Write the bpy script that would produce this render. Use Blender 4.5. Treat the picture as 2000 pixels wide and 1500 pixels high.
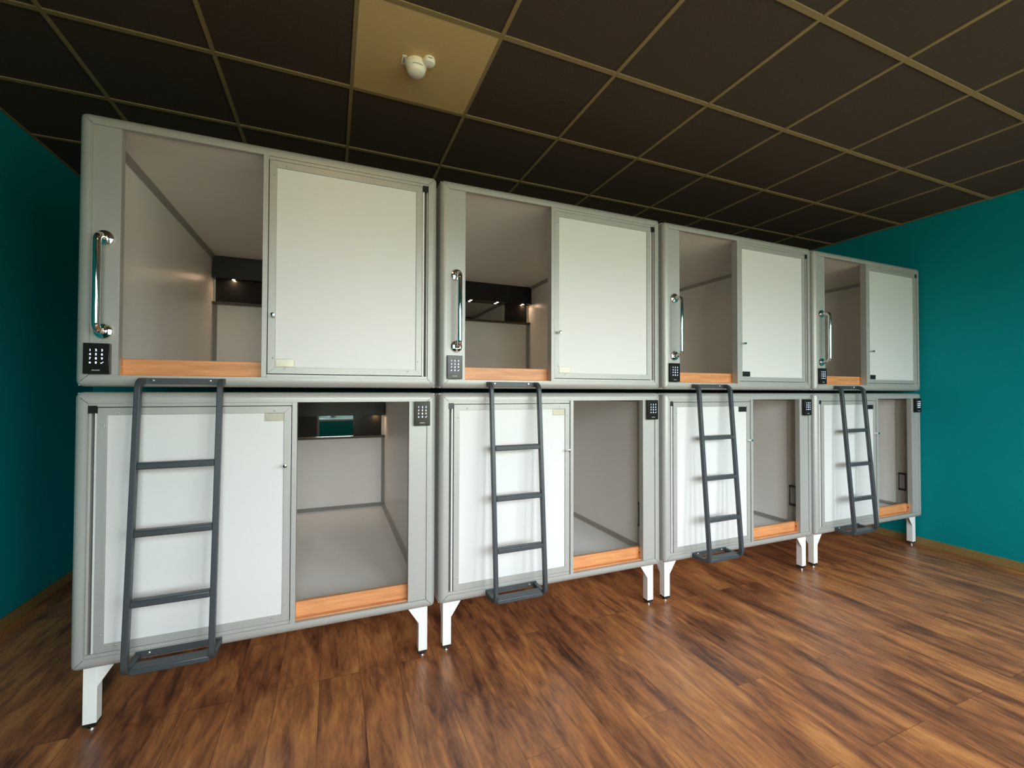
import bpy, math, random
from mathutils import Vector, Matrix
random.seed(4)
for o in list(bpy.data.objects): bpy.data.objects.remove(o)
SC = bpy.context.scene
COL = SC.collection
PI = math.pi

# ------------------------------------------------------------------ camera
CAM = (0.9398, -2.2773, 1.3689); YAW, PITCH, ROLL = 0.3899, 0.0164, 0.0031
cd = bpy.data.cameras.new('camera'); cam = bpy.data.objects.new('camera', cd); COL.objects.link(cam)
fw = Vector((math.sin(YAW)*math.cos(PITCH), math.cos(YAW)*math.cos(PITCH), math.sin(PITCH)))
rt = Vector((math.cos(YAW), -math.sin(YAW), 0)); up = rt.cross(fw)
r2 = rt*math.cos(ROLL) + up*math.sin(ROLL); u2 = -rt*math.sin(ROLL) + up*math.cos(ROLL)
cam.matrix_world = Matrix(((r2.x, u2.x, -fw.x, CAM[0]), (r2.y, u2.y, -fw.y, CAM[1]), (r2.z, u2.z, -fw.z, CAM[2]), (0, 0, 0, 1)))
cd.sensor_fit = 'HORIZONTAL'; cd.sensor_width = 36; cd.lens = 36*856.65/2000; cd.clip_start = 0.02
SC.camera = cam

# ------------------------------------------------------------------ world, daylight, exposure
SC.view_settings.view_transform = 'Standard'; SC.view_settings.look = 'None'
SC.view_settings.gamma = 1; SC.view_settings.use_curve_mapping = False
SC.view_settings.exposure = 0.72
SKY = 14.5
wd = bpy.data.worlds.new('overcast_sky'); SC.world = wd; wd.use_nodes = True
wn, wl = wd.node_tree.nodes, wd.node_tree.links; wn.clear()
tc = wn.new('ShaderNodeTexCoord'); sp = wn.new('ShaderNodeSeparateXYZ'); wl.new(tc.outputs['Generated'], sp.inputs[0])
rp = wn.new('ShaderNodeValToRGB'); wl.new(sp.outputs['Z'], rp.inputs[0])
rp.color_ramp.elements[0].position = 0.0; rp.color_ramp.elements[0].color = (0.30, 0.32, 0.24, 1)
rp.color_ramp.elements[1].position = 0.10; rp.color_ramp.elements[1].color = (0.90, 0.97, 1.0, 1)
e = rp.color_ramp.elements.new(0.045); e.color = (0.45, 0.52, 0.42, 1)
bg = wn.new('ShaderNodeBackground'); bg.inputs[1].default_value = SKY; wl.new(rp.outputs[0], bg.inputs[0])
wo = wn.new('ShaderNodeOutputWorld'); wl.new(bg.outputs[0], wo.inputs[0])

REAR_Y = -3.6
WINS = [(0.50, 1.45), (1.95, 2.85), (3.25, 4.10), (4.50, 5.35)]
WZ0, WZ1 = 0.80, 2.60
for a, b in WINS:                                       # sampling portals in the real window openings
    ld = bpy.data.lights.new('window_portal', 'AREA'); ld.shape = 'RECTANGLE'; ld.size = b-a; ld.size_y = WZ1-WZ0
    ld.cycles.is_portal = True
    lo = bpy.data.objects.new('window_portal', ld); COL.objects.link(lo)
    lo.location = ((a+b)/2, REAR_Y-0.02, (WZ0+WZ1)/2); lo.rotation_euler = (PI/2, 0, 0)

# ------------------------------------------------------------------ materials
def lin(c):
    return tuple(((v/255)/12.92 if v/255 <= 0.04045 else ((v/255+0.055)/1.055)**2.4) for v in c)
def mat(name, col, rough=0.5, metal=0.0, emis=None, es=0, noise=0.0, nscale=40, bump=0.0, bscale=200, coat=0, spec=0.5):
    m = bpy.data.materials.new(name); m.use_nodes = True; n, l = m.node_tree.nodes, m.node_tree.links
    b = n['Principled BSDF']; b.inputs['Base Color'].default_value = (*col, 1)
    b.inputs['Roughness'].default_value = rough; b.inputs['Metallic'].default_value = metal
    b.inputs['Coat Weight'].default_value = coat; b.inputs['Specular IOR Level'].default_value = spec
    if emis: b.inputs['Emission Color'].default_value = (*emis, 1); b.inputs['Emission Strength'].default_value = es
    t = n.new('ShaderNodeTexCoord')
    if noise > 0:
        nz = n.new('ShaderNodeTexNoise'); nz.inputs['Scale'].default_value = nscale; nz.inputs['Detail'].default_value = 3
        l.new(t.outputs['Object'], nz.inputs['Vector'])
        mx = n.new('ShaderNodeMixRGB'); mx.inputs[1].default_value = (*[c*(1-noise) for c in col], 1)
        mx.inputs[2].default_value = (*[min(1, c*(1+noise)) for c in col], 1)
        l.new(nz.outputs[0], mx.inputs[0]); l.new(mx.outputs[0], b.inputs['Base Color'])
    if bump > 0:
        nb = n.new('ShaderNodeTexNoise'); nb.inputs['Scale'].default_value = bscale; nb.inputs['Detail'].default_value = 2
        l.new(t.outputs['Object'], nb.inputs['Vector'])
        bp = n.new('ShaderNodeBump'); bp.inputs['Strength'].default_value = bump; bp.inputs['Distance'].default_value = 0.002
        l.new(nb.outputs[0], bp.inputs['Height']); l.new(bp.outputs[0], b.inputs['Normal'])
    return m
M = {}
M['alu'] = mat('satin_aluminium', (0.445, 0.45, 0.425), 0.42, 0.22, noise=0.03, nscale=6)
M['alu_dark'] = mat('grey_trim', (0.38, 0.375, 0.35), 0.5, 0.2, noise=0.04)
M['jamb'] = mat('brown_jamb', (0.48, 0.455, 0.40), 0.5)
M['seam'] = mat('dark_seam', (0.10, 0.10, 0.095), 0.6)
M['white'] = mat('white_laminate', (0.73, 0.735, 0.725), 0.42, noise=0.015, nscale=3, bump=0.02, bscale=300)
M['inner'] = mat('cream_lining', (0.90, 0.88, 0.84), 0.32, noise=0.02, nscale=5)
M['floorpad'] = mat('grey_bed_base', (0.88, 0.89, 0.88), 0.40, noise=0.02, nscale=8)
M['black'] = mat('matt_black', (0.012, 0.012, 0.012), 0.35)
M['blackgloss'] = mat('black_gloss', (0.015, 0.014, 0.012), 0.18, spec=0.28)
M['ledge'] = mat('dark_satin_ledge', (0.07, 0.045, 0.03), 0.35)
M['mirror'] = mat('mirror_glass', (0.55, 0.56, 0.54), 0.03, 1.0)
M['chrome'] = mat('polished_chrome', (0.80, 0.79, 0.78), 0.07, 1.0)
M['steel'] = mat('steel_screw', (0.75, 0.75, 0.73), 0.25, 1.0)
M['anth'] = mat('anthracite_coating', (0.055, 0.065, 0.072), 0.42, 0.1, bump=0.05, bscale=500)
M['legwhite'] = mat('white_powder_coat', (0.88, 0.89, 0.86), 0.35)
M['plate'] = mat('brushed_latch_plate', (0.33, 0.315, 0.25), 0.35, 0.7, noise=0.12, nscale=60)
M['teal'] = mat('teal_wall_paint', (0.0008, 0.25, 0.27), 0.75, noise=0.05, nscale=2.5, bump=0.12, bscale=160, spec=0.12)
M['base'] = mat('oak_baseboard', (0.26, 0.165, 0.055), 0.45, noise=0.18, nscale=9)
M['tile'] = mat('dark_ceiling_tile', (0.052, 0.032, 0.020), 0.9, noise=0.25, nscale=90, bump=0.3, bscale=250)
M['paletile'] = mat('beige_ceiling_tile', (0.56, 0.40, 0.17), 0.8, noise=0.05, nscale=60, bump=0.2, bscale=250)
M['tbar'] = mat('tan_grid_bar', (0.25, 0.190, 0.092), 0.8, noise=0.05, spec=0.05)
M['plastic'] = mat('ivory_plastic', (0.86, 0.84, 0.70), 0.4)
M['greyink'] = mat('grey_ink', (0.22, 0.24, 0.20), 0.6)
M['glow'] = mat('keypad_glow', (0.6, 0.7, 1), 0.5, emis=(0.62, 0.72, 1.0), es=1.6)
M['ink'] = mat('pale_logo_ink', (0.50, 0.52, 0.52), 0.5)
M['spot'] = mat('warm_led', (1, 0.75, 0.45), 0.5, emis=(1.0, 0.66, 0.40), es=150)
M['lamp'] = mat('warm_lamp_glass', (1, 0.8, 0.5), 0.5, emis=(1.0, 0.56, 0.20), es=20)
M['wframe'] = mat('white_window_frame', (0.85, 0.86, 0.85), 0.35)
def glass_mat():
    m = bpy.data.materials.new('window_glass'); m.use_nodes = True; n, l = m.node_tree.nodes, m.node_tree.links; n.clear()
    t = n.new('ShaderNodeBsdfTransparent'); g = n.new('ShaderNodeBsdfGlossy'); g.inputs['Roughness'].default_value = 0.02
    x = n.new('ShaderNodeMixShader'); x.inputs[0].default_value = 0.06; o = n.new('ShaderNodeOutputMaterial')
    l.new(t.outputs[0], x.inputs[1]); l.new(g.outputs[0], x.inputs[2]); l.new(x.outputs[0], o.inputs[0]); return m
M['glass'] = glass_mat()
def wood_board():
    m = bpy.data.materials.new('beech_board'); m.use_nodes = True; n, l = m.node_tree.nodes, m.node_tree.links
    b = n['Principled BSDF']; b.inputs['Roughness'].default_value = 0.4
    t = n.new('ShaderNodeTexCoord'); mp = n.new('ShaderNodeMapping'); mp.inputs['Scale'].default_value = (3, 30, 34)
    l.new(t.outputs['Object'], mp.inputs[0]); nz = n.new('ShaderNodeTexNoise'); nz.inputs['Scale'].default_value = 1.5
    nz.inputs['Detail'].default_value = 5; nz.inputs['Distortion'].default_value = 0.6; l.new(mp.outputs[0], nz.inputs['Vector'])
    r = n.new('ShaderNodeValToRGB'); r.color_ramp.elements[0].position = .3; r.color_ramp.elements[1].position = .7
    r.color_ramp.elements[0].color = (0.58, 0.235, 0.085, 1); r.color_ramp.elements[1].color = (0.78, 0.36, 0.15, 1)
    l.new(nz.outputs[0], r.inputs[0]); l.new(r.outputs[0], b.inputs['Base Color']); return m
M['beech'] = wood_board()
def floor_mat():
    m = bpy.data.materials.new('walnut_plank_floor'); m.use_nodes = True; n, l = m.node_tree.nodes, m.node_tree.links
    b = n['Principled BSDF']; N = lambda k: n.new(k)
    t = N('ShaderNodeTexCoord'); mp = N('ShaderNodeMapping'); mp.inputs['Rotation'].default_value = (0, 0, PI/2)
    l.new(t.outputs['Object'], mp.inputs[0])
    br = N('ShaderNodeTexBrick'); br.inputs['Scale'].default_value = 1; br.inputs['Brick Width'].default_value = 1.22
    br.inputs['Row Height'].default_value = 0.18; br.inputs['Mortar Size'].default_value = 0.0012; br.inputs['Mortar Smooth'].default_value = 0
    br.inputs['Color1'].default_value = (0, 0, 0, 1); br.inputs['Color2'].default_value = (1, 1, 1, 1); br.inputs['Mortar'].default_value = (.5, .5, .5, 1)
    br.offset = 0.37; br.offset_frequency = 3; l.new(mp.outputs[0], br.inputs['Vector'])
    def noise(sx, sy, sc, det, dist, wmul):
        q = N('ShaderNodeMapping'); q.inputs['Scale'].default_value = (sx, sy, 1); l.new(t.outputs['Object'], q.inputs[0])
        z = N('ShaderNodeTexNoise'); z.noise_dimensions = '4D'; z.inputs['Scale'].default_value = sc; z.inputs['Detail'].default_value = det
        z.inputs['Distortion'].default_value = dist; l.new(q.outputs[0], z.inputs['Vector'])
        w = N('ShaderNodeMath'); w.operation = 'MULTIPLY'; w.inputs[1].default_value = wmul; l.new(br.outputs['Color'], w.inputs[0])
        l.new(w.outputs[0], z.inputs['W']); return z
    big = noise(6.5, 1.3, 1.0, 4, 1.6, 0.7); fine = noise(48, 6, 1.0, 6, 2.2, 5); mid = noise(17, 3.0, 1.0, 5, 2.6, 0.9)
    def madd(a, k, c=None, c0=0):
        q = N('ShaderNodeMath'); q.operation = 'MULTIPLY_ADD'; l.new(a, q.inputs[0]); q.inputs[1].default_value = k
        if c is not None: l.new(c, q.inputs[2])
        else: q.inputs[2].default_value = c0
        return q.outputs[0]
    v = madd(br.outputs['Color'], 0.05, None, -0.025)
    v = madd(big.outputs[0], 0.70, v); v = madd(mid.outputs[0], 0.38, v); v = madd(fine.outputs[0], 0.22, v)
    v = madd(v, 1.0, None, -0.125)
    r = N('ShaderNodeValToRGB'); cr = r.color_ramp
    cr.elements[0].position = 0.30; cr.elements[0].color = (0.055, 0.026, 0.015, 1)
    cr.elements[1].position = 0.74; cr.elements[1].color = (0.66, 0.30, 0.10, 1)
    for p, c in [(0.40, (0.165, 0.060, 0.029)), (0.49, (0.29, 0.108, 0.044)), (0.58, (0.44, 0.170, 0.060))]:
        e = cr.elements.new(p); e.color = (*c, 1)
    l.new(v, r.inputs[0])
    mx = N('ShaderNodeMixRGB'); mx.inputs[2].default_value = (0.03, 0.013, 0.008, 1); l.new(r.outputs[0], mx.inputs[1])
    fm = N('ShaderNodeMath'); fm.operation = 'MULTIPLY'; fm.inputs[1].default_value = 0.6; l.new(br.outputs['Fac'], fm.inputs[0])
    l.new(fm.outputs[0], mx.inputs[0]); l.new(mx.outputs[0], b.inputs['Base Color'])
    b.inputs['Roughness'].default_value = 0.34; b.inputs['Specular IOR Level'].default_value = 0.5
    bp = N('ShaderNodeBump'); bp.inputs['Strength'].default_value = 0.12; bp.inputs['Distance'].default_value = 0.002
    l.new(fine.outputs[0], bp.inputs['Height']); l.new(bp.outputs[0], b.inputs['Normal'])
    return m
M['floor'] = floor_mat()

# ------------------------------------------------------------------ mesh helpers
class MB:
    def __init__(s): s.v = []; s.f = []; s.m = []; s.mats = []; s.sm = []
    def mi(s, m):
        if m not in s.mats: s.mats.append(m)
        return s.mats.index(m)
    def box(s, x0, x1, y0, y1, z0, z1, m):
        k = len(s.v); s.v += [(x, y, z) for z in (z0, z1) for y in (y0, y1) for x in (x0, x1)]
        for q in ((0, 2, 3, 1), (4, 5, 7, 6), (0, 1, 5, 4), (2, 6, 7, 3), (0, 4, 6, 2), (1, 3, 7, 5)):
            s.f.append([k+i for i in q]); s.m.append(s.mi(m)); s.sm.append(False)
        return s
    def prism(s, pts, vec, m, smooth=False):                  # polygon extruded along vec
        k = len(s.v); n = len(pts); vec = Vector(vec)
        s.v += [tuple(p) for p in pts] + [tuple(Vector(p)+vec) for p in pts]
        s.f.append([k+i for i in range(n)][::-1]); s.f.append([k+n+i for i in range(n)])
        s.m += [s.mi(m)]*2; s.sm += [False]*2
        for i in range(n):
            j = (i+1) % n; s.f.append([k+i, k+j, k+n+j, k+n+i]); s.m.append(s.mi(m)); s.sm.append(smooth)
        return s
    def loft(s, rings, m, smooth=True, cap=True, closed=False):
        k = len(s.v); n = len(rings[0])
        for r in rings: s.v += [tuple(p) for p in r]
        R = len(rings)
        for a in range(R if closed else R-1):
            b = (a+1) % R
            for i in range(n):
                j = (i+1) % n; s.f.append([k+a*n+i, k+a*n+j, k+b*n+j, k+b*n+i]); s.m.append(s.mi(m)); s.sm.append(smooth)
        if cap and not closed:
            s.f.append([k+i for i in range(n)][::-1]); s.f.append([k+(R-1)*n+i for i in range(n)]); s.m += [s.mi(m)]*2; s.sm += [False]*2
        return s
    def lathe(s, c, axis, prof, m, n=24, smooth=True):        # prof: (radius, distance along axis)
        ax = Vector(axis).normalized(); a = ax.orthogonal().normalized(); b = ax.cross(a); c = Vector(c)
        rings = [[c + ax*h + (a*math.cos(2*PI*i/n) + b*math.sin(2*PI*i/n))*max(r, 1e-5) for i in range(n)] for r, h in prof]
        return s.loft(rings, m, smooth)
    def tube(s, path, r, m, n=16):
        path = [Vector(p) for p in path]; rings = []
        ref = None
        for i, p in enumerate(path):
            t = (path[min(i+1, len(path)-1)] - path[max(i-1, 0)]).normalized()
            if ref is None: ref = t.orthogonal().normalized()
            ref = (ref - t*ref.dot(t)).normalized(); b = t.cross(ref)
            rings.append([p + (ref*math.cos(2*PI*k/n) + b*math.sin(2*PI*k/n))*r for k in range(n)])
        return s.loft(rings, m)
    def build(s, name, parent=None, bevel=0.0, seg=2, loc=None):
        me = bpy.data.meshes.new(name); me.from_pydata([tuple(v) for v in s.v], [], s.f)
        for m in s.mats: me.materials.append(M[m])
        me.polygons.foreach_set('material_index', s.m); me.polygons.foreach_set('use_smooth', s.sm)
        me.validate(); me.update(); 
        import bmesh
        b = bmesh.new(); b.from_mesh(me); bmesh.ops.recalc_face_normals(b, faces=b.faces); b.to_mesh(me); b.free()
        me.set_sharp_from_angle(angle=math.radians(32))
        o = bpy.data.objects.new(name, me); COL.objects.link(o)
        if parent: o.parent = parent
        if loc: o.location = loc
        if bevel:
            q = o.modifiers.new('edge', 'BEVEL'); q.width = bevel; q.segments = seg; q.limit_method = 'ANGLE'; q.angle_limit = 0.7
        return o
def tag(o, label=None, cat=None, group=None, kind=None):
    if label: o['label'] = label
    if cat: o['category'] = cat
    if group: o['group'] = group
    if kind: o['kind'] = kind
    return o
def empty(name, loc=(0, 0, 0)):
    o = bpy.data.objects.new(name, None); o.empty_display_size = .1; COL.objects.link(o); o.location = loc; return o
def copy_tree(o, parent=None):
    c = o.copy(); COL.objects.link(c); c.parent = parent
    for ch in [x for x in KIDS.get(o.name, [])]: 
        n = copy_tree(ch, c); KIDS.setdefault(c.name, []).append(n)
    return c
KIDS = {}
def index_kids():
    for o in COL.objects:
        if o.parent: 
            L = KIDS.setdefault(o.parent.name, [])
            if o not in L: L.append(o)
def text_mesh(txt, size, m, name, parent, loc, depth=0.0006):
    cu = bpy.data.curves.new(name, 'FONT'); cu.body = txt; cu.size = size; cu.align_x = 'CENTER'; cu.align_y = 'CENTER'; cu.extrude = depth
    cu.resolution_u = 3
    t = bpy.data.objects.new('tmp', cu); COL.objects.link(t)
    dg = bpy.context.evaluated_depsgraph_get(); dg.update()
    me = bpy.data.meshes.new_from_object(t.evaluated_get(dg)); bpy.data.objects.remove(t)
    me.transform(Matrix.Rotation(PI/2, 4, 'X')); me.transform(Matrix.Translation(loc)); me.materials.clear()
    return me

# ------------------------------------------------------------------ room
XL, XR, YB, ZC = -0.787, 5.846, 2.14, 2.934
b = MB(); b.box(XL-.2, XR+.2, REAR_Y-.3, YB+.2, -.12, 0, 'floor'); tag(b.build('floor'), kind='structure')
b = MB(); b.box(XL-.15, XL, REAR_Y-.25, YB+.15, -.1, ZC+.1, 'teal'); tag(b.build('wall_left'), kind='structure')
b = MB(); b.box(XR, XR+.15, REAR_Y-.25, YB+.15, -.1, ZC+.1, 'teal'); tag(b.build('wall_right'), kind='structure')
b = MB(); b.box(XL, XR, YB, YB+.15, -.1, ZC+.1, 'teal'); tag(b.build('wall_back'), kind='structure')
b = MB()                                                   # wall behind the camera with its three window openings
xs = [XL] + [v for w in WINS for v in w] + [XR]
for i in range(0, len(xs), 2): b.box(xs[i], xs[i+1], REAR_Y-.25, REAR_Y, -.1, ZC+.1, 'teal')
for a, c in WINS:
    b.box(a, c, REAR_Y-.25, REAR_Y, -.1, WZ0, 'teal'); b.box(a, c, REAR_Y-.25, REAR_Y, WZ1, ZC+.1, 'teal')
tag(b.build('wall_front'), kind='structure')
for i, (a, c) in enumerate(WINS):
    b = MB(); y0, y1 = REAR_Y-.17, REAR_Y-.11
    for x0, x1 in ((a, a+.05), (c-.05, c), ((a+c)/2-.045, (a+c)/2+.045)): b.box(x0, x1, y0, y1, WZ0, WZ1, 'wframe')
    b.box(a, c, y0, y1, WZ0, WZ0+.06, 'wframe'); b.box(a, c, y0, y1, WZ1-.06, WZ1, 'wframe')
    b.box(a+.02, c-.02, y0+.028, y0+.032, WZ0+.02, WZ1-.02, 'glass')
    b.box(a-.03, c+.03, REAR_Y-.10, REAR_Y+.06, WZ0-.035, WZ0-.001, 'wframe')
    tag(b.build('window_%d' % (i+1), bevel=0), kind='structure')
for nm, x0, x1 in (('baseboard_left', XL, XL+.014), ('baseboard_right', XR-.014, XR)):
    b = MB(); b.box(x0, x1, REAR_Y, YB, 0, .07, 'base'); tag(b.build(nm, bevel=.004), kind='structure')
b = MB(); b.box(XL+.014, XR-.014, YB-.014, YB, 0, .07, 'base'); tag(b.build('baseboard_back', bevel=.004), kind='structure')
# suspended ceiling: dark tiles recessed between tan bars
GX, GY = 1.0193, -0.4956
b = MB(); b.box(XL-.15, XR+.15, REAR_Y-.25, YB+.15, ZC, ZC+.08, 'tile'); ce = tag(b.build('ceiling'), kind='structure')
b = MB(); h = .012
k = math.ceil((XL-GX)/.6)
while GX+k*.6 < XR: b.box(GX+k*.6-h+.003, GX+k*.6+h-.003, REAR_Y, YB, ZC-.0055, ZC+.001, 'tbar'); k += 1
k = math.ceil((REAR_Y-GY)/.6)
while GY+k*.6 < YB: b.box(XL, XR, GY+k*.6-h, GY+k*.6+h, ZC-.006, ZC+.001, 'tbar'); k += 1
tag(b.build('ceiling_grid', ce), label='tan metal grid bars between the dark tiles')
b = MB(); b.box(GX+.008, GX+.592, GY+.01, GY+.59, ZC-.005, ZC-.0005, 'paletile')
tag(b.build('ceiling_tile', bevel=.001), 'single pale beige ceiling tile carrying the smoke detector', 'ceiling tile')

# smoke detector with its small side sounder, and the tag beside it
t = tag(empty('smoke_detector', (1.297, -.196, ZC-.005)), 'white round smoke detector with small side disc on the beige tile', 'smoke detector')
b = MB(); b.lathe((0, 0, 0), (0, 0, -1), [(.047, 0), (.050, .006), (.050, .022), (.046, .028)], 'plastic', 32); b.build('base', t)
b = MB(); b.lathe((0, 0, -.028), (0, 0, -1), [(.045, 0), (.044, .012), (.038, .024), (.026, .031), (0, .034)], 'plastic', 32)
d = b.build('dome', t)
b = MB()
for i in range(-3, 4):
    a = -PI/2+i*.16; b.box(.0452*math.cos(a)-.0024, .0452*math.cos(a)+.0024, .0452*math.sin(a)-.001, .0452*math.sin(a)+.001, -.035, -.031, 'greyink')
b.build('lettering', d)
b = MB(); b.lathe((.052, -.048, 0), (0, 0, -1), [(.026, 0), (.028, .004), (.028, .018), (.024, .026), (0, .030)], 'plastic', 28)
b.prism([(.020, -.036, 0), (.036, -.018, 0), (.056, -.038, 0), (.040, -.056, 0)], (0, 0, -.020), 'plastic'); d = b.build('side_disc', t)
b = MB(); b.box(.042, .062, -.0768, -.0758, -.016, -.012, 'greyink'); b.build('lettering', d)
t = tag(empty('ceiling_tag', (1.240, -.196, ZC-.005)), 'tiny white number tag stuck beside the smoke detector', 'tag')
b = MB(); b.box(-.010, .010, -.028, .028, -.003, 0, 'plastic'); d = b.build('tag_plate', t)
b = MB(); b.box(-.003, .003, -.016, .016, -.0036, -.003, 'greyink'); b.build('lettering', t)

# the warm lamp on the ceiling above the photographer
LX, LY = .95, -1.55
t = tag(empty('ceiling_lamp', (LX, LY, ZC-.009)), 'warm round ceiling lamp above the photographer', 'lamp')
b = MB(); b.lathe((0, 0, 0), (0, 0, -1), [(.06, 0), (.06, .02), (.02, .03), (.012, .06)], 'legwhite', 24); b.build('mount', t)
b = MB(); b.lathe((0, 0, -.05), (0, 0, -1), [(.03, 0), (.07, .02), (.09, .06), (.09, .09), (.07, .13), (.03, .15), (0, .155)], 'lamp', 24); b.build('globe', t)

# ------------------------------------------------------------------ sleeping pod
W, H = 1.44, 1.10
ZB = 0.2604; ZU = ZB + H + 0.0221
DEP = 2.0
def frame_loop(b):
    R = .024; prof = [(0, .05), (0, .0)]
    for i in range(1, 7):
        a = PI/2*i/6; prof.append((.03-.03*math.cos(a), -.03*math.sin(a)))
    prof += [(.036, -.03), (.0365, -.0295), (.0455, -.0295), (.0455, -.008), (.030, -.008), (.030, .05)]
    rings = []
    cs = [(0, 0, PI), (W, 0, 1.5*PI), (W, H, 0), (0, H, .5*PI)]
    for ci, (cx, cz, a0) in enumerate(cs):
        sx = 1 if cx == 0 else -1; sz = 1 if cz == 0 else -1
        for k in range(5):
            a = a0 + PI/2*k/4; ring = []
            for u, y in prof:
                rr = max(R-u, 0.0003); base = max(u, R)
                px = cx + sx*(base if u < R else u+.0003); pz = cz + sz*(base if u < R else u+.0003)
                ring.append((px + rr*math.cos(a), y, pz + rr*math.sin(a)))
            rings.append(ring)
    b.loft(rings, 'alu', smooth=True, cap=False, closed=True)
def pod(upper):
    root = empty('sleeping_pod')
    fx = (lambda x: x) if upper else (lambda x: W-x)
    fz = (lambda z: z) if upper else (lambda z: H-z)
    def bx(b, x0, x1, y0, y1, z0, z1, m, flip=True):
        X = sorted((fx(x0), fx(x1))); Z = sorted((fz(z0), fz(z1))) if flip else (z0, z1)
        b.box(X[0], X[1], y0, y1, Z[0], Z[1], m)
    # outer frame
    b = MB(); frame_loop(b)
    for cx, cz in ((0, 0), (W, 0), (0, H), (W, H)):        # mitre seams in the four corners
        s1 = 1 if cx == 0 else -1; s2 = 1 if cz == 0 else -1; w = .0009
        p = [(cx+s1*.022-w*s1, -.0300, cz+s2*.022+w*s2), (cx+s1*.022+w*s1, -.0300, cz+s2*.022-w*s2), (cx+s1*.045+w*s1, -.0300, cz+s2*.045-w*s2), (cx+s1*.045-w*s1, -.0300, cz+s2*.045+w*s2)]
        b.prism(p, (0, .0013, 0), 'seam')
    b.build('frame', root)
    # shell
    for nm, a in (('side_panel', (.004, .046, .0, DEP, .004, H-.004)), ('side_panel', (W-.046, W-.004, .0, DEP, .004, H-.004))):
        b = MB(); b.box(*a, 'inner'); b.build(nm, root)
    b = MB(); b.box(.046, W-.046, .0, DEP, 1.064, H-.004, 'inner'); b.build('roof_panel', root)
    b = MB(); b.box(.046, W-.046, .05, 1.93, .004, .060, 'floorpad'); b.build('bed_base', root)
    b = MB(); b.box(.046, W-.046, 1.93, 1.98, .004, 1.064, 'inner'); b.build('rear_panel', root)
    b = MB(); c = .026                                     # grey profiles in the interior edges
    x0, x1, z0, z1, y1 = .046, W-.046, .060, 1.064, 1.93
    for (x, s) in ((x0, 1), (x1, -1)):
        for (z, q) in ((z0, 1), (z1, -1)):
            b.prism([(x, .05, z), (x+s*c, .05, z), (x, .05, z+q*c)], (0, y1-.05, 0), 'alu_dark')
        b.prism([(x, y1, z0), (x+s*c, y1, z0), (x, y1-c, z0)], (0, 0, .622), 'alu_dark')
    b.prism([(x0, y1, z0), (x0, y1-c, z0), (x0, y1, z0+c)], (x1-x0, 0, 0), 'alu_dark')
    b.build('corner_trim', root)
    # fixed strip beside the opening, with its return
    b = MB(); bx(b, .0455, .136, -.022, -.016, .0455, H-.0455, 'alu'); bx(b, .131, .136, -.016, .015, .0455, H-.0455, 'alu')
    b.build('fixed_panel', root, bevel=.001)
    # inner jamb on the lining with two catches
    b = MB(); bx(b, .046, .054, .05, .20 if upper else .14, .06, 1.06, 'jamb'); j = b.build('jamb', root)
    for z in ((.42, .235) if upper else ()):
        b = MB(); bx(b, .054, .062, .13, .17, z-.008, z+.008, 'steel', False); b.build('catch', j, bevel=.001)
    if not upper:
        b = MB(); b.box(W-.062, W-.054, .066, .070, .215, .370, 'black'); b.box(W-.062, W-.054, .114, .118, .215, .370, 'black')
        b.box(W-.066, W-.054, .066, .118, .213, .229, 'black'); b.box(W-.066, W-.054, .066, .118, .358, .372, 'black')
        b.box(W-.058, W-.054, .070, .114, .229, .358, 'alu_dark'); b.build('wall_bracket', root)
    # wooden threshold board
    a0, a1 = (.137, .647) if upper else (.793, 1.303)
    b = MB(); b.box(a0-.012, a1+.012, .023, .045, .0455, .1165, 'beech'); b.box(a0-.012, a1+.012, -.006, .023, .040, .050, 'beech'); th = b.build('threshold_board', root, bevel=.003)
    for q, (xa, xb) in enumerate(((a0-.013, a0), (a1, a1+.013))):
        b = MB(); b.box(xa, xb, .002, .0228, .0455, .116, 'beech'); rt_ = b.build('return_block', th, bevel=.002)
    b = MB(); b.lathe((a1, .012, .085), (-1, 0, 0), [(.005, -.002), (.005, .0006), (0, .0008)], 'black', 12)
    b.build('screw', th)
    b = MB(); b.lathe((a0, .012, .085), (1, 0, 0), [(.004, -.002), (.004, .0010), (0, .0018)], 'steel', 12); b.build('screw', th)
    # door casing: stile beside the opening, rails, and the empty channel on the far side
    b = MB()
    bx(b, .646, .667, -.0335, .012, .0455, H-.0455, 'alu')
    bx(b, .667, 1.3945, -.0245, .0, .0455, .060, 'alu'); bx(b, .667, 1.3945, -.0245, .0, H-.060, H-.0455, 'alu')
    bx(b, .667, 1.3945, .002, .012, .0455, H-.0455, 'seam')
    bx(b, 1.3665, 1.3755, -.019, .003, .06, H-.085 if upper else H-.06, 'white'); bx(b, 1.3865, 1.3945, -.018, .003, .06, H-.06, 'alu')
    b.build('door_casing', root, bevel=.001)
    b = MB(); b.box(min(fx(1.366), fx(1.3945)), max(fx(1.366), fx(1.3945)), -.0262, .002, 1.015, 1.0455, 'black'); b.build('track_stop', root)
    # sliding door leaf
    X0, X1, Z0, Z1, fwid = .670, 1.3635, .063, 1.037, .030
    b = MB()
    for (xa, za), (xb, zb), (xc, zc), (xd, zd) in (
            ((X0, Z0), (X1, Z0), (X1-fwid, Z0+fwid), (X0+fwid, Z0+fwid)), ((X1, Z0), (X1, Z1), (X1-fwid, Z1-fwid), (X1-fwid, Z0+fwid)),
            ((X1, Z1), (X0, Z1), (X0+fwid, Z1-fwid), (X1-fwid, Z1-fwid)), ((X0, Z1), (X0, Z0), (X0+fwid, Z0+fwid), (X0+fwid, Z1-fwid))):
        b.prism([(fx(x), -.028, fz(z)) for x, z in ((xa, za), (xb, zb), (xc, zc), (xd, zd))], (0, .026, 0), 'alu')
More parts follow.
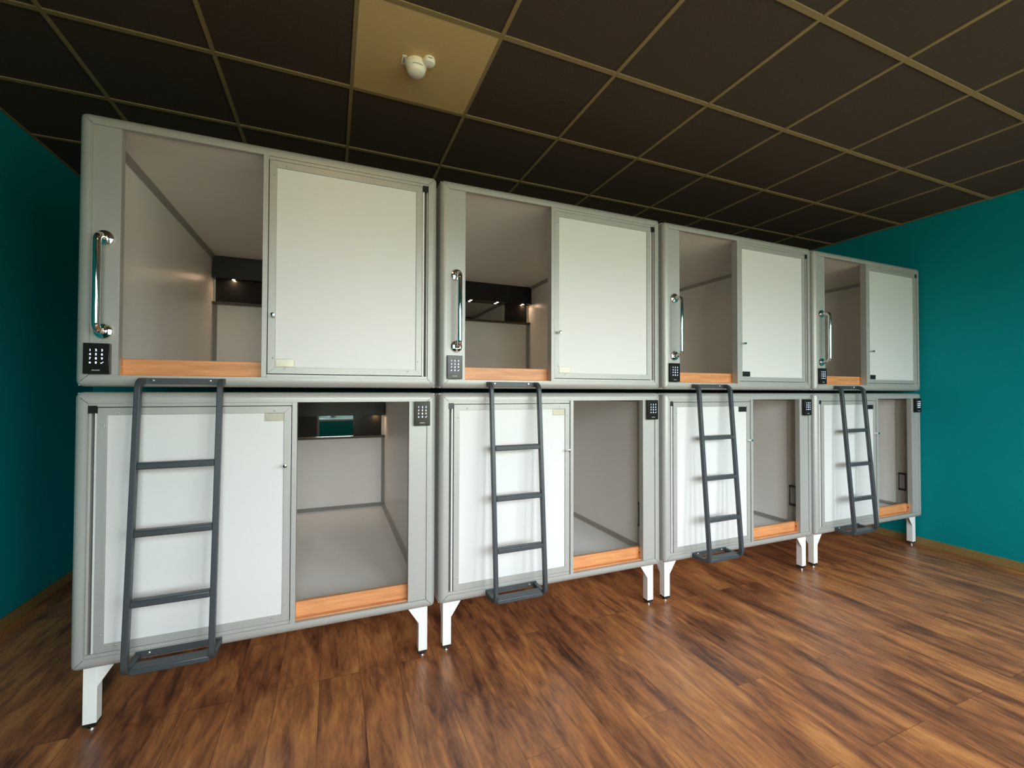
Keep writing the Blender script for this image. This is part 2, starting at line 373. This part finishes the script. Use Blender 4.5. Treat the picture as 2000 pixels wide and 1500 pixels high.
    for x, z in ((X0+.07, Z0+.021), (X1-.07, Z0+.021), (X0+.07, Z1-.021), (X1-.07, Z1-.021), (X0+.021, Z0+.07), (X0+.021, Z1-.07), (X1-.021, Z0+.07), (X1-.021, Z1-.07)):
        b.lathe((fx(x), -.028, fz(z)), (0, -1, 0), [(.0036, -.001), (.0034, .001), (.002, .0022), (0, .0026)], 'steel', 12)
    dr = b.build('door', root, bevel=.0008)
    b = MB(); bx(b, X0+fwid+.0003, X1-fwid-.0003, -.0225, -.004, Z0+fwid+.0003, Z1-fwid-.0003, 'white'); b.build('door_panel', dr)
    b = MB(); b.lathe((fx(.692), -.028, .327 if upper else .768), (0, -1, 0), [(.007, -.002), (.0065, .014), (.009, .018), (.009, .034), (.0075, .037), (0, .038)], 'chrome', 20)
    b.build('door_knob', dr)
    b = MB(); bx(b, .7025, .779, -.0245, -.0220, .0945, .130, 'plate')
    lp = b.build('latch_plate', dr, bevel=.001)
    # code keypad
    kx0, kx1, kz0, kz1 = (.034, .116, .050, .172) if upper else (1.326, 1.406, .932, 1.055)
    b = MB(); b.box(kx0, kx1, -.046, -.0235, kz0, kz1, 'blackgloss'); kp = b.build('keypad', root, bevel=.002)
    cxm = (kx0+kx1)/2; cz = (kz0+kz1)/2+.008; K = MB(); sym = '123456789 0 '
    ms = []
    for i, ch in enumerate(sym):
        px = cxm + (i % 3-1)*.0185; pz = cz + (1.5-i//3)*.0165
        if ch != ' ': ms.append(text_mesh(ch, .0125, 'glow', 'key', kp, (px, -.0464, pz)))
    for me in ms:
        k = len(K.v); K.v += [tuple(v.co) for v in me.vertices]
        for p in me.polygons: K.f.append([k+i for i in p.vertices]); K.m.append(K.mi('glow')); K.sm.append(False)
    px, pz = cxm-.0185, cz-1.5*.0165
    K.lathe((px, -.046, pz), (0, -1, 0), [(.003, 0), (.003, .0006), (0, .0006)], 'glow', 12)
    px = cxm+.0185
    K.prism([(px-.0045, -.0466, pz), (px-.002, -.0466, pz-.004), (px+.005, -.0466, pz+.003), (px+.004, -.0466, pz+.0042), (px-.002, -.0466, pz-.002), (px-.0035, -.0466, pz+.001)], (0, .0008, 0), 'glow')
    K.build('key_symbols', kp)
    L = MB()
    for i in range(6): L.box(cxm-.0125+i*.0043, cxm-.0125+i*.0043+.0031, -.0466, -.0460, kz0+.0125, kz0+.0165, 'ink')
    L.build('logo', kp)
    # grab handle on upper pods
    if upper:
        hx = .088; b = MB(); y0 = -.022; yo = -.088; r = .030; z0, z1 = .222, .600
        path = [(hx, y0, z0)]
        path += [(hx, yo+r-r*math.sin(a), z0+r-r*math.cos(a)) for a in [PI/2*i/7 for i in range(8)]]
        path += [(hx, yo+r-r*math.cos(a), z1-r+r*math.sin(a)) for a in [PI/2*i/7 for i in range(8)]]
        path += [(hx, y0, z1)]
        b.tube(path, .0125, 'chrome', 20); hd = b.build('grab_handle', root)
        for z in (z0, z1):
            b = MB(); b.lathe((hx, y0, z), (0, -1, 0), [(.032, -.001), (.032, .004), (.029, .009), (.018, .013), (.0126, .0135)], 'chrome', 28)
            for q in (-1, 1): b.lathe((hx, y0-.0085, z+q*.0225), (0, -1, 0), [(.004, 0), (.0038, .0022), (0, .003)], 'steel', 10)
            b.build('rosette', hd)
    # rear console: black box with downlights, mirror, dark panel, ledge
    b = MB(); b.box(.052, W-.052, 1.845, 1.93, .888, 1.064, 'black'); cs = b.build('console', root, bevel=.002)
    b = MB(); b.box(.44, 1.12, 1.920, 1.93, .702, .888, 'mirror'); b.build('mirror', cs)
    b = MB(); b.box(1.12, W-.075, 1.912, 1.93, .702, .888, 'blackgloss'); b.build('dark_panel', cs)
    b = MB(); b.box(.062, .44, 1.912, 1.93, .702, .888, 'blackgloss'); b.build('dark_panel', cs)
    b = MB(); b.box(.046, W-.046, 1.880, 1.93, .684, .702, 'ledge'); b.build('ledge', cs, bevel=.001)
    for i in range(5):
        b = MB(); b.lathe((.19+.28*i, 1.890, .8882), (0, 0, -1), [(.010, 0), (.010, .0003), (0, .0004)], 'spot', 16); b.build('downlight', cs)
    # legs under lower pods
    if not upper:
        for x, s in ((.031, 1), (W-.031, -1)):
            for y, t in ((.010, 1), (1.90, -1)):
                b = MB(); xa, xb = sorted((x, x+s*.045)); ya, yb = sorted((y, y+t*.045))
                b.box(xa, xb, ya, yb, .030-ZB, .004, 'legwhite')
                xi = x+s*.045
                b.prism([(xi, y, .003), (xi+s*.060, y, .003), (xi, y, .172-ZB)], (0, t*.005, 0), 'legwhite')
                b.prism([(x, y+t*.045, .003), (x, y+t*.105, .003), (x, y+t*.045, .172-ZB)], (s*.005, 0, 0), 'legwhite')
                lg = b.build('leg', root, bevel=.0015)
                mx, my = (xa+xb)/2, (ya+yb)/2
                b = MB(); b.box(xa+.001, xb-.001, ya+.001, yb-.001, .019-ZB, .030-ZB, 'black')
                b.lathe((mx, my, .019-ZB), (0, 0, -1), [(.007, 0), (.007, .009), (.015, .011), (.016, .019)], 'steel', 16); b.build('foot', lg)
    return root, lp
def dark_latch(lp_mesh_src, upper):
    fx = (lambda x: x) if upper else (lambda x: W-x)
    x0, x1 = sorted((fx(.704), fx(.776))); z0, z1 = (.096, .132) if upper else (.968, 1.004)
    b = MB(); b.box(x0, x1, -.0275, -.0220, z0, z1, 'black'); o = b.build('tmp'); me = o.data; bpy.data.objects.remove(o); me.name = 'dark_latch'; return me
PX = [0.0, 1.4594, 2.9285, 4.3986]
ORD = ['leftmost', 'second', 'third', 'rightmost']
ut, ulp = pod(True); lt, llp = pod(False)
index_kids()
DU, DL = dark_latch(None, True), dark_latch(None, False)
def relabel(root, label, grp):
    tag(root, label, 'sleeping pod', grp)
ULAB = ['upper sleeping pod at far left, largest, one downlight showing inside',
        'upper sleeping pod, second from left, three downlights and mirror showing inside',
        'upper sleeping pod, third from left, dark latch plate on its door',
        'upper sleeping pod at far right, nearest the right teal wall']
LLAB = ['lower sleeping pod at far left, mirror and wide grey bed base showing',
        'lower sleeping pod, second from left, brass coloured latch plate beside ladder',
        'lower sleeping pod, third from left, between second and rightmost lower pods',
        'lower sleeping pod at far right, beside the right teal wall']
for i in range(4):
    u = ut if i == 0 else copy_tree(ut); u.location = (PX[i], 0, ZU); relabel(u, ULAB[i], 'upper row of sleeping pods')
    l = lt if i == 0 else copy_tree(lt); l.location = (PX[i], 0, ZB); relabel(l, LLAB[i], 'lower row of sleeping pods')
    if i >= 2:
        for r, me in ((u, DU), (l, DL)):
            for c in KIDS[r.name]:
                if c.name.startswith('door') and c.name.split('.')[0] == 'door':
                    for d in KIDS[c.name]:
                        if d.name.startswith('latch_plate'): d.data = me; tag(d, 'dark latch plate')

# ------------------------------------------------------------------ ladders
def rect_sweep(b, x0, x1, path, th, m):
    rings = []
    P = [Vector((0, y, z)) for y, z in path]
    for i, p in enumerate(P):
        t = (P[min(i+1, len(P)-1)]-P[max(i-1, 0)]).normalized(); n = Vector((0, -t.z, t.y))
        a, c = p+n*th/2, p-n*th/2
        rings.append([(x0, a.y, a.z), (x1, a.y, a.z), (x1, c.y, c.z), (x0, c.y, c.z)])
    b.loft(rings, m, smooth=False)
def ladder():
    t = empty('ladder'); LW = .30; sw = .021
    pt = [(-.036, 1.4065)]
    top = Vector((-.062, 1.4065))
    c0 = (-.044, 1.3665)
    pt += [(c0[0]-.040*math.sin(a), c0[1]+.040*math.cos(a)) for a in [.2+1.30*i/6 for i in range(7)]]
    c1 = (-.124, .328)
    pt += [(c1[0]-.042*math.cos(a), c1[1]-.042*math.sin(a)) for a in [.05+1.50*i/7 for i in range(8)]]
    pt += [(-.036, .286)]
    for x in (0, LW-sw):
        b = MB(); rect_sweep(b, x, x+sw, pt, .026, 'anth'); b.build('stile', t, bevel=.003)
    def yz(z): return -.084 - (1.36-z)/(1.36-.335)*.080
    for z in (1.068, .808, .545):
        b = MB(); y = yz(z); b.box(sw-.001, LW-sw+.001, y-.016, y+.022, z-.013, z+.013, 'anth'); b.build('rung', t, bevel=.005)
    b = MB(); b.box(sw-.001, LW-sw+.001, -.160, -.100, .274, .298, 'anth'); b.build('rung', t, bevel=.005)
    for z0, z1, xx in ((1.394, 1.419, (.045, LW-.055)), (.279, .304, (.045, LW-.045))):
        b = MB(); b.box(0, LW, -.0375, -.0302, z0, z1, 'anth'); br = b.build('bracket', t, bevel=.001)
        for x in xx:
            b = MB(); b.lathe((x, -.0375, (z0+z1)/2+.003), (0, -1, 0), [(.0075, -.001), (.007, .003), (.004, .0055), (0, .006)], 'steel', 14); b.build('bolt', br)
    return t
lad = ladder(); index_kids()
LX0 = [.212, .254, .227, .219]
LL = ['dark grey metal ladder on the leftmost pods, largest of the four', 'dark grey metal ladder in front of the second pods from left',
      'dark grey metal ladder in front of the third pods from left', 'dark grey metal ladder nearest the right teal wall, smallest']
for i in range(4):
    o = lad if i == 0 else copy_tree(lad); o.location = (PX[i]+LX0[i], 0, 0); tag(o, LL[i], 'ladder', 'ladders up to the upper pods')
